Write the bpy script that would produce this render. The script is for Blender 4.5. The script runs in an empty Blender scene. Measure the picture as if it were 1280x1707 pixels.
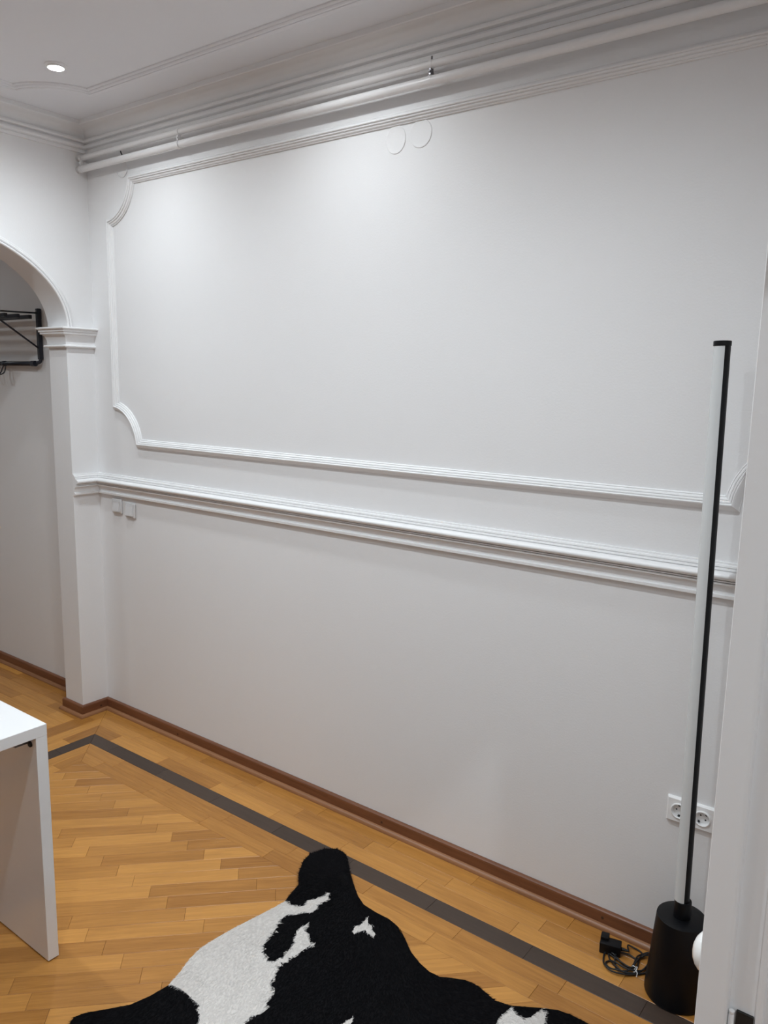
import bpy, bmesh, math, random
import numpy as np
from mathutils import Vector, Matrix
from mathutils.geometry import delaunay_2d_cdt

# ------------------------------------------------------------------ camera
COL = bpy.context.scene.collection
SC = bpy.context.scene
F_PX = 1314.47
CAM = Vector((3.69860, -2.40455, 1.81533))
YAW, PITCH, ROLL = math.radians(36.94149), math.radians(-9.40551), math.radians(1.09152)
_f = Vector((-math.sin(YAW) * math.cos(PITCH), math.cos(YAW) * math.cos(PITCH), math.sin(PITCH)))
_r0 = Vector((math.cos(YAW), math.sin(YAW), 0))
_u0 = _r0.cross(_f)
CR = math.cos(ROLL) * _r0 + math.sin(ROLL) * _u0
CU = -math.sin(ROLL) * _r0 + math.cos(ROLL) * _u0
cam = bpy.data.cameras.new('camera')
cam.sensor_fit = 'HORIZONTAL'
cam.sensor_width = 36.0
cam.lens = F_PX / 1280 * 36.0
cam.clip_start = 0.02
camo = bpy.data.objects.new('camera', cam)
COL.objects.link(camo)
m = Matrix.Identity(4)
for i in range(3):
    m[i][0], m[i][1], m[i][2], m[i][3] = CR[i], CU[i], -_f[i], CAM[i]
camo.matrix_world = m
SC.camera = camo

# ------------------------------------------------------------------ world, exposure
CEIL = 3.02
SPOT_W = 7.0          # watts of each recessed ceiling spot
HALL_W = 11.0
LAMP_COL = (0.858, 0.942, 1.0)   # cool white LED
w = bpy.data.worlds.new('world')
SC.world = w
w.use_nodes = True
w.node_tree.nodes['Background'].inputs[0].default_value = (0.80, 0.86, 1.0, 1)
w.node_tree.nodes['Background'].inputs[1].default_value = 0.3
SC.view_settings.view_transform = 'Standard'
SC.view_settings.look = 'None'
SC.view_settings.exposure = 2.18
SC.view_settings.gamma = 1.0
SC.view_settings.use_curve_mapping = False
try:
    SC.cycles.max_bounces = 12
    SC.cycles.diffuse_bounces = 8
except Exception:
    pass

R = random.Random(7)
NP = np.random.default_rng(11)
PI = math.pi


def floor_px(x, y, z=0.0):
    """the point of the plane z that a pixel of the photograph shows (used to read measurements)"""
    d = CR * ((x - 640) / F_PX) - CU * ((y - 853.5) / F_PX) + _f
    t = (z - CAM.z) / d.z
    return CAM + d * t


def to_px(p):
    q = Vector(p) - CAM
    z = q.dot(_f)
    if z < 0.05:
        return None
    return 640 + F_PX * q.dot(CR) / z, 853.5 - F_PX * q.dot(CU) / z


# ------------------------------------------------------------------ helpers
def srgb(r, g, b):
    def c(v):
        v /= 255.0
        return v / 12.92 if v <= 0.04045 else ((v + 0.055) / 1.055) ** 2.4
    return (c(r), c(g), c(b), 1.0)


def mat(name, col, rough=0.5, metal=0.0, bump=0.0, scale=200.0, spec=0.5, var=0.0, vscale=3.0, coat=0.0):
    mt = bpy.data.materials.new(name)
    mt.use_nodes = True
    nt = mt.node_tree
    b = nt.nodes['Principled BSDF']
    b.inputs['Base Color'].default_value = col
    b.inputs['Roughness'].default_value = rough
    b.inputs['Metallic'].default_value = metal
    b.inputs['Specular IOR Level'].default_value = spec
    b.inputs['Coat Weight'].default_value = coat
    tc = nt.nodes.new('ShaderNodeTexCoord')
    if bump > 0:
        n = nt.nodes.new('ShaderNodeTexNoise')
        n.inputs['Scale'].default_value = scale
        n.inputs['Detail'].default_value = 4
        bp = nt.nodes.new('ShaderNodeBump')
        bp.inputs['Strength'].default_value = bump
        bp.inputs['Distance'].default_value = 0.002
        nt.links.new(tc.outputs['Object'], n.inputs['Vector'])
        nt.links.new(n.outputs['Fac'], bp.inputs['Height'])
        nt.links.new(bp.outputs['Normal'], b.inputs['Normal'])
    if var > 0:
        n2 = nt.nodes.new('ShaderNodeTexNoise')
        n2.inputs['Scale'].default_value = vscale
        n2.inputs['Detail'].default_value = 5
        mr = nt.nodes.new('ShaderNodeMapRange')
        mr.inputs['From Min'].default_value = 0.3
        mr.inputs['From Max'].default_value = 0.7
        mr.inputs['To Min'].default_value = 1 - var
        mr.inputs['To Max'].default_value = 1 + var * 0.4
        mx = nt.nodes.new('ShaderNodeVectorMath')
        mx.operation = 'SCALE'
        mx.inputs[0].default_value = col[:3]
        nt.links.new(tc.outputs['Object'], n2.inputs['Vector'])
        nt.links.new(n2.outputs['Fac'], mr.inputs['Value'])
        nt.links.new(mr.outputs['Result'], mx.inputs['Scale'])
        nt.links.new(mx.outputs['Vector'], b.inputs['Base Color'])
    return mt


def wood(name, dark, light, rough=0.35, bump=0.08, spread=0.30, grain=1.0):
    """parquet wood: UV runs along the plank in metres, the face attribute 'rnd' picks tone and grain"""
    mt = bpy.data.materials.new(name)
    mt.use_nodes = True
    nt = mt.node_tree
    N, L = nt.nodes, nt.links
    b = N['Principled BSDF']
    b.inputs['Roughness'].default_value = rough
    uv = N.new('ShaderNodeUVMap')
    uv.uv_map = 'UVMap'
    at = N.new('ShaderNodeAttribute')
    at.attribute_name = 'rnd'
    off = N.new('ShaderNodeVectorMath')
    off.operation = 'MULTIPLY_ADD'
    off.inputs[1].default_value = (1, 1, 1)
    sc = N.new('ShaderNodeVectorMath')
    sc.operation = 'SCALE'
    sc.inputs[0].default_value = (37.0, 53.0, 11.0)
    L.new(at.outputs['Fac'], sc.inputs['Scale'])
    L.new(uv.outputs['UV'], off.inputs[0])
    L.new(sc.outputs['Vector'], off.inputs[2])
    mp = N.new('ShaderNodeMapping')
    mp.inputs['Scale'].default_value = (3.0, 45.0, 1.0)
    L.new(off.outputs['Vector'], mp.inputs['Vector'])
    n1 = N.new('ShaderNodeTexNoise')
    n1.inputs['Scale'].default_value = 1.6
    n1.inputs['Detail'].default_value = 7
    n1.inputs['Roughness'].default_value = 0.62
    n1.inputs['Distortion'].default_value = 0.6
    L.new(mp.outputs['Vector'], n1.inputs['Vector'])
    mp2 = N.new('ShaderNodeMapping')
    mp2.inputs['Scale'].default_value = (12.0, 420.0, 1.0)
    L.new(off.outputs['Vector'], mp2.inputs['Vector'])
    n2 = N.new('ShaderNodeTexNoise')
    n2.inputs['Scale'].default_value = 1.0
    n2.inputs['Detail'].default_value = 3
    L.new(mp2.outputs['Vector'], n2.inputs['Vector'])
    mixn = N.new('ShaderNodeMath')
    mixn.operation = 'MULTIPLY_ADD'
    mixn.inputs[1].default_value = 0.35
    L.new(n2.outputs['Fac'], mixn.inputs[0])
    L.new(n1.outputs['Fac'], mixn.inputs[2])
    r1 = N.new('ShaderNodeMapRange')
    r1.inputs['From Min'].default_value = 0.42
    r1.inputs['From Max'].default_value = 0.95
    L.new(mixn.outputs[0], r1.inputs['Value'])
    # per-plank tone moves the whole ramp
    t = N.new('ShaderNodeMath')
    t.operation = 'MULTIPLY_ADD'
    t.inputs[1].default_value = grain * 0.45
    t2 = N.new('ShaderNodeMath')
    t2.operation = 'MULTIPLY'
    t2.inputs[1].default_value = 1.0
    wn = N.new('ShaderNodeTexWhiteNoise')
    wn.noise_dimensions = '1D'
    s2 = N.new('ShaderNodeMath')
    s2.operation = 'MULTIPLY'
    s2.inputs[1].default_value = 911.0
    L.new(at.outputs['Fac'], s2.inputs[0])
    L.new(s2.outputs[0], wn.inputs['W'])
    r2 = N.new('ShaderNodeMapRange')
    r2.inputs['To Min'].default_value = 0.5 - spread - grain * 0.22
    r2.inputs['To Max'].default_value = 0.5 + spread - grain * 0.22
    L.new(wn.outputs['Value'], r2.inputs['Value'])
    L.new(r1.outputs['Result'], t.inputs[0])
    L.new(r2.outputs['Result'], t.inputs[2])
    ramp = N.new('ShaderNodeValToRGB')
    ramp.color_ramp.elements[0].color = dark
    ramp.color_ramp.elements[1].color = light
    L.new(t.outputs[0], ramp.inputs['Fac'])
    L.new(ramp.outputs['Color'], b.inputs['Base Color'])
    bp = N.new('ShaderNodeBump')
    bp.inputs['Strength'].default_value = bump
    bp.inputs['Distance'].default_value = 0.001
    L.new(mixn.outputs[0], bp.inputs['Height'])
    L.new(bp.outputs['Normal'], b.inputs['Normal'])
    return mt


M = {}
M['wall'] = mat('white_wall_paint', (0.74, 0.74, 0.745, 1), 0.55, bump=0.18, scale=160, spec=0.35)
M['front'] = mat('bounce_damping_wall_grey', (0.42, 0.42, 0.43, 1), 0.6, bump=0.18, scale=160, spec=0.35)  # unseen wall's grey is set dark to weaken light bounced under the desk
M['trim'] = mat('white_trim_paint', (0.77, 0.77, 0.775, 1), 0.42, bump=0.04, scale=60)
M['ceil'] = mat('white_ceiling_paint', (0.74, 0.75, 0.78, 1), 0.7, bump=0.06, scale=120, spec=0.3)
M['pipe'] = mat('white_pipe_paint', (0.76, 0.76, 0.765, 1), 0.35, bump=0.05, scale=50)
M['door'] = mat('white_gloss_door_paint', (0.76, 0.76, 0.765, 1), 0.32, bump=0.08, scale=40)
M['base'] = wood('brown_skirting_wood', srgb(78, 45, 30), srgb(132, 84, 54), 0.42, 0.1, 0.12, 1.2)
M['quarter'] = wood('brown_beading_wood', srgb(104, 68, 44), srgb(160, 112, 74), 0.42, 0.1, 0.12, 1.0)
M['plank'] = wood('oak_parquet_wood', srgb(134, 84, 31), srgb(208, 150, 76), 0.32, 0.14, 0.26, 1.0)
M['inlay'] = wood('dark_inlay_wood', srgb(44, 35, 30), srgb(80, 65, 55), 0.40, 0.12, 0.16, 0.8)
M['sub'] = mat('dark_joint_filler', srgb(70, 44, 24), 0.8)
M['desk'] = mat('white_lacquer', (0.78, 0.785, 0.79, 1), 0.22, coat=0.2)
M['black'] = mat('black_powder_coat', srgb(7, 8, 12), 0.42, bump=0.05, scale=400, spec=0.25)
M['rack'] = mat('black_rack_steel', srgb(31, 35, 45), 0.38)
M['cable'] = mat('black_cable_rubber', srgb(18, 18, 20), 0.5)
M['diff'] = mat('white_acrylic_diffuser', (0.60, 0.62, 0.625, 1), 0.25, spec=0.4)
M['plastic'] = mat('white_switch_plastic', (0.62, 0.62, 0.625, 1), 0.28)
M['socket'] = mat('white_socket_plastic', (0.82, 0.82, 0.82, 1), 0.25)
M['hole'] = mat('dark_pin_hole', srgb(16, 16, 17), 0.6)
M['metal'] = mat('grey_fitting_metal', srgb(120, 120, 124), 0.35, metal=0.9)
M['brass'] = mat('pale_contact_metal', srgb(150, 146, 138), 0.35, metal=0.9)
M['furb'] = mat('black_cow_hair', srgb(9, 9, 12), 0.75, spec=0.06)
M['furw'] = mat('white_cow_hair', (0.84, 0.82, 0.80, 1), 0.8, spec=0.1, var=0.10, vscale=14)
_nt = M['furw'].node_tree
_tr = _nt.nodes.new('ShaderNodeBsdfTranslucent'); _tr.inputs['Color'].default_value = (0.84, 0.82, 0.80, 1)
_mx = _nt.nodes.new('ShaderNodeMixShader'); _mx.inputs[0].default_value = 0.4
_nt.links.new(_nt.nodes['Principled BSDF'].outputs[0], _mx.inputs[1]); _nt.links.new(_tr.outputs[0], _mx.inputs[2])
_nt.links.new(_mx.outputs[0], _nt.nodes['Material Output'].inputs[0])
M['ceramic'] = mat('white_gloss_knob', (0.85, 0.85, 0.83, 1), 0.08, coat=0.5)
M['tie'] = mat('white_tie_plastic', (0.85, 0.85, 0.85, 1), 0.35)
me = bpy.data.materials.new('lamp_glow')
me.use_nodes = True
_b = me.node_tree.nodes['Principled BSDF']
_b.inputs['Base Color'].default_value = (0.9, 0.9, 0.9, 1)
_b.inputs['Emission Color'].default_value = (1.0, 0.98, 0.94, 1)
_b.inputs['Emission Strength'].default_value = 40.0
M['glow'] = me


def tag(o, label=None, cat=None, group=None, kind=None):
    if label:
        o['label'] = label
    if cat:
        o['category'] = cat
    if group:
        o['group'] = group
    if kind:
        o['kind'] = kind
    return o


def empty(name, loc=(0, 0, 0), rz=0.0):
    o = bpy.data.objects.new(name, None)
    o.empty_display_size = 0.05
    COL.objects.link(o)
    o.location = loc
    o.rotation_euler = (0, 0, rz)
    return o


def obj(name, bm, m, parent=None, smooth=False, autos=None):
    me_ = bpy.data.meshes.new(name)
    bmesh.ops.recalc_face_normals(bm, faces=bm.faces)
    bm.to_mesh(me_)
    bm.free()
    ms = m if isinstance(m, (list, tuple)) else [m]
    for q in ms:
        me_.materials.append(q)
    if smooth or autos:
        me_.polygons.foreach_set('use_smooth', [True] * len(me_.polygons))
        if autos:
            me_.set_sharp_from_angle(angle=math.radians(autos))
    o = bpy.data.objects.new(name, me_)
    COL.objects.link(o)
    if parent:
        o.parent = parent
    return o


def box(bm, x0, x1, y0, y1, z0, z1, bev=0.0, seg=2):
    vs = [bm.verts.new((x, y, z)) for x in (x0, x1) for y in (y0, y1) for z in (z0, z1)]
    fs = [(0, 1, 3, 2), (4, 6, 7, 5), (0, 4, 5, 1), (2, 3, 7, 6), (0, 2, 6, 4), (1, 5, 7, 3)]
    faces = [bm.faces.new([vs[i] for i in f]) for f in fs]
    if bev > 0:
        es = set()
        for f in faces:
            es.update(f.edges)
        bmesh.ops.bevel(bm, geom=list(es), offset=bev, segments=seg, affect='EDGES', profile=0.5)
    return bm


def B(*a, **k):
    bm = bmesh.new()
    return box(bm, *a, **k)


def lathe(bm, prof, n=32, c=(0, 0, 0), axis='z', cap=True):
    """prof: list of (radius, height); closed with discs"""
    rings = []
    for r, h in prof:
        ring = []
        for i in range(n):
            a = 2 * PI * i / n
            p = (r * math.cos(a), r * math.sin(a), h)
            if axis == 'y':      # axis points to -y
                p = (p[0], -p[2], p[1])
            elif axis == 'x':    # axis points to -x
                p = (-p[2], p[0], p[1])
            ring.append(bm.verts.new((p[0] + c[0], p[1] + c[1], p[2] + c[2])))
        rings.append(ring)
    for a, b_ in zip(rings, rings[1:]):
        for i in range(n):
            bm.faces.new((a[i], a[(i + 1) % n], b_[(i + 1) % n], b_[i]))
    if cap:
        bm.faces.new(list(reversed(rings[0])))
        bm.faces.new(rings[-1])
    return bm


def tube(bm, pts, r, n=8, cap=True):
    pts = [Vector(p) for p in pts]
    rings = []
    up = Vector((0, 0, 1))
    prev = None
    for i, p in enumerate(pts):
        a = pts[max(0, i - 1)]
        b_ = pts[min(len(pts) - 1, i + 1)]
        t = (b_ - a)
        t = t.normalized() if t.length > 1e-9 else Vector((1, 0, 0))
        if prev is None:
            s = t.cross(up)
            if s.length < 1e-3:
                s = t.cross(Vector((0, 1, 0)))
        else:
            s = prev - t * prev.dot(t)
        s.normalize()
        prev = s
        v = s.cross(t)
        rings.append([bm.verts.new(p + r * (math.cos(2 * PI * k / n) * s + math.sin(2 * PI * k / n) * v)) for k in range(n)])
    for a, b_ in zip(rings, rings[1:]):
        for k in range(n):
            bm.faces.new((a[k], a[(k + 1) % n], b_[(k + 1) % n], b_[k]))
    if cap:
        bm.faces.new(rings[0])
        bm.faces.new(list(reversed(rings[-1])))
    return bm


def spline(pts, n=8, closed=False):
    P = [Vector(p) for p in pts]
    out = []
    m_ = len(P)
    for i in range(m_ if closed else m_ - 1):
        p0 = P[(i - 1) % m_] if (closed or i > 0) else P[0]
        p1, p2 = P[i], P[(i + 1) % m_]
        p3 = P[(i + 2) % m_] if (closed or i + 2 < m_) else P[-1]
        for k in range(n):
            t = k / n
            out.append(0.5 * ((2 * p1) + (p2 - p0) * t + (2 * p0 - 5 * p1 + 4 * p2 - p3) * t * t + (3 * p1 - p0 - 3 * p2 + p3) * t ** 3))
    if not closed:
        out.append(P[-1])
    return out


def sweep_rings(path, prof, N, side=1, closed=False):
    """profile (u across the path, v along N) carried along a path lying in a plane with normal N, mitred at its corners"""
    P = [Vector(p) for p in path]
    N = Vector(N)
    n = len(P)
    rings = []
    for i in range(n):
        d1 = (P[i] - P[i - 1]) if (closed or i > 0) else (P[1] - P[0])
        d2 = (P[(i + 1) % n] - P[i]) if (closed or i < n - 1) else (P[-1] - P[-2])
        d1.normalize()
        d2.normalize()
        p1, p2 = N.cross(d1) * side, N.cross(d2) * side
        mvec = (p1 + p2) / max(0.2, 1 + p1.dot(p2))
        rings.append([P[i] + u * mvec + v * N for u, v in prof])
    return rings


def sweep(bm, rings, closed=False, lo=None, hi=None, uvl=None):
    lo = 0 if lo is None else lo
    hi = len(rings) - 1 if hi is None else hi
    idx = list(range(lo, hi + 1))
    V = [[bm.verts.new(p) for p in rings[i]] for i in idx]
    n = len(V[0])
    m_ = len(V)
    for i in range(m_ if closed else m_ - 1):
        a, b_ = V[i], V[(i + 1) % m_]
        for k in range(n):
            bm.faces.new((a[k], a[(k + 1) % n], b_[(k + 1) % n], b_[k]))
    if not closed:
        bm.faces.new(V[0])
        bm.faces.new(list(reversed(V[-1])))
    return bm


def grain(o, ax, rnd=None):
    """UV in metres along axis ax and a tone for the wood material"""
    me_ = o.data
    uv = me_.uv_layers.new(name='UVMap')
    oth = [i for i in range(3) if i != ax]
    co = [v.co for v in me_.vertices]
    for lp in me_.loops:
        c = co[lp.vertex_index]
        uv.data[lp.index].uv = (c[ax], c[oth[0]] + c[oth[1]])
    a = me_.attributes.new('rnd', 'FLOAT', 'FACE')
    v = R.random() if rnd is None else rnd
    for d in a.data:
        d.value = v


XR = 3.50      # room side of the right wall
YF = -4.40     # front wall (behind the desk)
XH = -2.40     # far end of the hallway
XC = 5.20      # far side of the corridor

# ------------------------------------------------------------------ shell
o = obj('wall_back', B(XH - 0.15, XC + 0.15, 0.0, 0.15, -0.06, CEIL + 0.1), M['wall']); tag(o, kind='structure')
o = obj('wall_front', B(XH - 0.15, XC + 0.15, YF - 0.15, YF, -0.06, CEIL + 0.1), M['front']); tag(o, kind='structure')
o = obj('wall_hall_end', B(XH - 0.15, XH, YF, 0.0, -0.06, CEIL + 0.1), M['wall']); tag(o, kind='structure')
o = obj('wall_corridor', B(XC, XC + 0.15, YF, 0.0, -0.06, CEIL + 0.1), M['wall']); tag(o, kind='structure')


def wall_with_opening(name, x0, x1, outline, m):
    """a wall slab between x0 and x1; outline is the (y, z) polygon of its face"""
    bm = bmesh.new()
    a = [bm.verts.new((x0, y, z)) for y, z in outline]
    b_ = [bm.verts.new((x1, y, z)) for y, z in outline]
    bm.faces.new(a)
    bm.faces.new(list(reversed(b_)))
    n = len(a)
    for i in range(n):
        bm.faces.new((a[i], b_[i], b_[(i + 1) % n], a[(i + 1) % n]))
    bm.normal_update()
    bmesh.ops.triangulate(bm, faces=[f for f in bm.faces if len(f.verts) > 4], ngon_method='EAR_CLIP')
    return tag(obj(name, bm, m, autos=25), kind='structure')


JY = -0.154                      # jamb of the arch
AC, AA, AB, AZ = -0.90, 0.746, 0.432, 2.05
arch = [(AC + AA * math.cos(t), AZ + AB * math.sin(t)) for t in np.linspace(0, PI, 49)]
left_outline = [(0, -0.06), (0, CEIL + 0.05), (YF, CEIL + 0.05), (YF, -0.06), (AC - AA, -0.06)] + list(reversed(arch)) + [(JY, -0.06)]
wall_with_opening('wall_left', -0.16, 0.0, left_outline, M['wall'])
DY0, DY1, DZ = -2.95, -1.50, 2.16
right_outline = [(0, -0.06), (0, CEIL + 0.05), (YF, CEIL + 0.05), (YF, -0.06), (DY0 - 0.04, -0.06), (DY0 - 0.04, DZ + 0.04), (DY1 + 0.03, DZ + 0.04), (DY1 + 0.03, -0.06)]
wall_with_opening('wall_right', XR, XR + 0.20, right_outline, M['wall'])

o = obj('ceiling', B(XH - 0.15, XC + 0.15, YF - 0.15, 0.15, CEIL, CEIL + 0.1), M['ceil']); tag(o, kind='structure')

# ------------------------------------------------------------------ cornice, rails, mouldings
def cove(u0, v0, u1, v1, n=6):
    return [(u0 + (u1 - u0) * (1 - math.cos(t)), v0 + (v1 - v0) * math.sin(t)) for t in np.linspace(0, PI / 2, n)]


def rollp(cu, cv, ru, rv, a0, a1, n=7):
    return [(cu + ru * math.cos(t), cv + rv * math.sin(t)) for t in np.linspace(math.radians(a0), math.radians(a1), n)]


def trim(name, path, prof, N, side, closed=False, m=None, parent=None):
    bm = bmesh.new()
    sweep(bm, sweep_rings(path, prof, N, side, closed), closed)
    o = obj(name, bm, m or M['trim'], parent, autos=28)
    if not parent:
        tag(o, kind='structure')
    return o


Z = (0, 0, 1)
# cornice: two small ridges below, a cove, a square lip under the ceiling
corn = [(0, 2.896), (0.010, 2.897), (0.012, 2.909), (0.009, 2.911), (0.009, 2.913)] + rollp(0.015, 2.925, 0.010, 0.010, -85, 85, 6) + \
       [(0.012, 2.937), (0.012, 2.940)] + rollp(0.019, 2.950, 0.011, 0.009, -85, 85, 6) + [(0.014, 2.961), (0.014, 2.964)] + \
       [(0.018 + 0.062 * (1 - math.cos(t)), 2.966 + 0.034 * math.sin(t)) for t in np.linspace(0.1, PI / 2, 7)] + \
       [(0.083, 2.9985), (0.090, 2.9985), (0.0925, 3.001), (0.0925, CEIL), (0, CEIL)]
trim('trim_cornice', [(0, YF, 0), (0, 0, 0), (XR, 0, 0), (XR, YF, 0)], corn, Z, -1)

# chair rail
rail = [(0, 1.205), (0.015, 1.205), (0.019, 1.208), (0.019, 1.2165), (0.011, 1.219), (0.011, 1.2220)] + \
       [(0.012 + 0.014 * (1 - math.cos(t)), 1.2225 + 0.0270 * math.sin(t)) for t in np.linspace(0.15, PI / 2, 6)] + \
       [(0.029, 1.2500), (0.029, 1.2550), (0.022, 1.2560), (0.022, 1.2580), (0.031, 1.2585), (0.031, 1.2620), (0.026, 1.2630)] + \
       rollp(0.024, 1.2765, 0.021, 0.0130, -78, 75, 10) + \
       [(0.022, 1.2900), (0.022, 1.2915), (0.025, 1.2920), (0.0235, 1.2975), (0.016, 1.2985), (0.016, 1.3000), (0.0185, 1.3005), (0.017, 1.3060), (0.009, 1.3070), (0.009, 1.3085), (0.009, 1.3130), (0, 1.3135)]
trim('trim_chair_rail', [(0, JY, 0), (0, 0, 0), (XR, 0, 0), (XR, -1.2, 0)], rail, Z, -1)

# panel moulding: outer ovolo, two fine beads inside; notched corners
PX0, PX1, PZ0, PZ1, PR = 0.160, 3.352, 1.464, 2.757, 0.182
pprof = [(0, 0), (0, 0.0035), (0.0022, 0.0042), (0.0055, 0.0095), (0.0095, 0.0150), (0.0135, 0.0195), (0.0165, 0.0222), (0.0195, 0.0230), (0.0215, 0.0215), (0.0225, 0.0165), (0.0235, 0.0165), (0.0245, 0.0185), (0.0280, 0.0180), (0.0300, 0.0150), (0.0305, 0.0110), (0.0315, 0.0110), (0.0325, 0.0130), (0.0360, 0.0120), (0.0385, 0.0090), (0.0390, 0.0055), (0.0405, 0.0055), (0.0415, 0.0070), (0.0435, 0.0060), (0.0445, 0.0035), (0.0445, 0)]


def notched(x0, x1, z0, z1, r, n=14):
    pts = []
    for (cx, cz, a0, a1) in ((x1, z0, 180, 90), (x1, z1, 270, 180), (x0, z1, 0, -90), (x0, z0, 90, 0)):
        for t in np.linspace(math.radians(a0), math.radians(a1), n):
            pts.append((cx + r * math.cos(t), 0.0, cz + r * math.sin(t)))
    return pts


# N points out of the wall (-y); the inner side of the frame lies to the left of travel
trim('trim_wall_panel', notched(PX0, PX1, PZ0, PZ1, PR), pprof, (0, -1, 0), 1, True)


# arch moulding: two beads along the opening's edge, standing on the capitals
aprof = [(0.0, 0), (0.0, 0.014)] + rollp(0.0065, 0.014, 0.0065, 0.008, 180, 0, 6) + [(0.013, 0.009), (0.0155, 0.009), (0.0155, 0.013)] + rollp(0.022, 0.012, 0.0065, 0.007, 170, 0, 6) + [(0.0285, 0.007), (0.031, 0.007), (0.034, 0.0085), (0.038, 0.006), (0.040, 0)]
trim('trim_arch', [(0.0, y, z) for y, z in arch], aprof, (1, 0, 0), -1)

# capitals on both jambs of the arch
cprof = [(0, 1.952), (0.012, 1.953)] + rollp(0.012, 1.9595, 0.007, 0.0065, -85, 85, 5) + [(0.006, 1.9675), (0.006, 1.975)] + \
        [(0.006 + 0.022 * (1 - math.cos(t)), 1.975 + 0.043 * math.sin(t)) for t in np.linspace(0.1, PI / 2, 7)] + \
        [(0.030, 2.0195), (0.030, 2.0275), (0.035, 2.030), (0.035, 2.039), (0.040, 2.042)] + rollp(0.0405, 2.047, 0.004, 0.005, -70, 70, 4) + [(0.03, 2.0535), (0, 2.054)]
trim('trim_capital_1', [(-0.16, 0, 0), (-0.16, JY, 0), (0, JY, 0), (0, 0, 0)], cprof, Z, -1)
JY2 = AC - AA
trim('trim_capital_2', [(0, JY2 - 0.16, 0), (0, JY2, 0), (-0.16, JY2, 0), (-0.16, JY2 - 0.16, 0)], cprof, Z, -1)

# ceiling moulding, a notched frame like the wall's
CX0, CY0, CRR = 0.242, -0.260, 0.215
CX1, CY1 = XR - CX0, YF - CY0
cm = []
for (cx, cy, a0, a1) in ((CX0, CY0, -90, 0), (CX1, CY0, 180, 270), (CX1, CY1, 90, 180), (CX0, CY1, 0, 90)):
    for t in np.linspace(math.radians(a0), math.radians(a1), 14):
        cm.append((cx + CRR * math.cos(t), cy + CRR * math.sin(t), CEIL))
cmprof = [(0, 0), (0, 0.007), (0.0025, 0.007), (0.0025, 0.010)] + rollp(0.014, 0.010, 0.0115, 0.008, 180, 30, 7) + [(0.0245, 0.0105), (0.0265, 0.0105), (0.0285, 0.0140), (0.0350, 0.0130), (0.0390, 0.0095), (0.0400, 0.0065), (0.0420, 0.0065), (0.0435, 0.0085), (0.0480, 0.0070), (0.0510, 0.0040), (0.052, 0)]
trim('trim_ceiling_panel', cm, cmprof, (0, 0, -1), 1, True, M['ceil'])

# ------------------------------------------------------------------ skirting boards with quarter-round beading
bprof = [(0, 0), (0.0155, 0), (0.0155, 0.052), (0.0145, 0.0575), (0.011, 0.061), (0.006, 0.0625), (0, 0.0625)]
qprof = [(0.0155, 0)] + [(0.0155 + 0.016 * math.cos(t), 0.0005 + 0.0165 * math.sin(t)) for t in np.linspace(0, PI / 2, 6)]
bpath = [(XH, 0, 0), (-0.16, 0, 0), (-0.16, JY, 0), (0, JY, 0), (0, 0, 0), (2.549, 0, 0), (XR, 0, 0), (XR, -1.2, 0)]
br = sweep_rings(bpath, bprof, Z, -1)
qr = sweep_rings(bpath, qprof, Z, -1)


def skirting(name, segs, axis):
    root = empty(name)
    tag(root, kind='structure')
    for i in segs:
        b1 = bmesh.new(); sweep(b1, br, lo=i, hi=i + 1)
        grain(obj('skirting_board', b1, M['base'], root), axis[i])
        b2 = bmesh.new(); sweep(b2, qr, lo=i, hi=i + 1)
        grain(obj('quarter_round', b2, M['quarter'], root, autos=40), axis[i])
    return root


AXS = {0: 0, 1: 1, 2: 0, 3: 1, 4: 0, 5: 0, 6: 1}
skirting('baseboard_hall', [0], AXS)
skirting('baseboard_left', [1, 2, 3], AXS)
bb = skirting('baseboard_back', [4, 5], AXS)
skirting('baseboard_right', [6], AXS)
# nail heads / knots in the skirting
for x, z in ((1.92, 0.034), (2.86, 0.036), (0.62, 0.03)):
    bm = bmesh.new()
    lathe(bm, [(0.0055, 0), (0.005, 0.0005)], 10, (x, -0.0155, z), 'y')
    obj('knot', bm, M['sub'], bb)
bm = bmesh.new(); lathe(bm, [(0.006, 0), (0.0055, 0.0005)], 10, (0, 0, 0), 'z')
bm.transform(Matrix.Translation((0.0155, -0.055, 0.032)) @ Matrix.Rotation(PI / 2, 4, 'Y'))
obj('knot', bm, M['sub'], bpy.data.objects['baseboard_left'])

# ------------------------------------------------------------------ parquet
floor = obj('floor', B(XH - 0.15, XC + 0.15, YF - 0.15, 0.15, -0.06, -0.0022), M['sub'])
tag(floor, kind='structure')


def clip(poly, a, b_, c):
    """keep a*x + b*y + c >= 0"""
    out = []
    n = len(poly)
    for i in range(n):
        p, q = poly[i], poly[(i + 1) % n]
        dp, dq = a * p[0] + b_ * p[1] + c, a * q[0] + b_ * q[1] + c
        if dp >= 0:
            out.append(p)
        if (dp >= 0) != (dq >= 0):
            t = dp / (dp - dq)
            out.append((p[0] + (q[0] - p[0]) * t, p[1] + (q[1] - p[1]) * t))
    return out


def area(poly):
    return 0.5 * abs(sum(poly[i][0] * poly[(i + 1) % len(poly)][1] - poly[(i + 1) % len(poly)][0] * poly[i][1] for i in range(len(poly))))


PLANKS = []     # (polygon, direction, material)
W = 0.0685


def plank(cx0, cy0, ang, l0, l1, w0, w1, clips, m='plank'):
    ca, sa = math.cos(ang), math.sin(ang)
    poly = [(cx0 + l * ca - w_ * sa, cy0 + l * sa + w_ * ca) for l, w_ in ((l0, w0), (l1, w0), (l1, w1), (l0, w1))]
    for c in clips:
        poly = clip(poly, *c)
        if len(poly) < 3:
            return
    if area(poly) > 2e-5:
        PLANKS.append((poly, (ca, sa), m))


LP = 0.377
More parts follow.
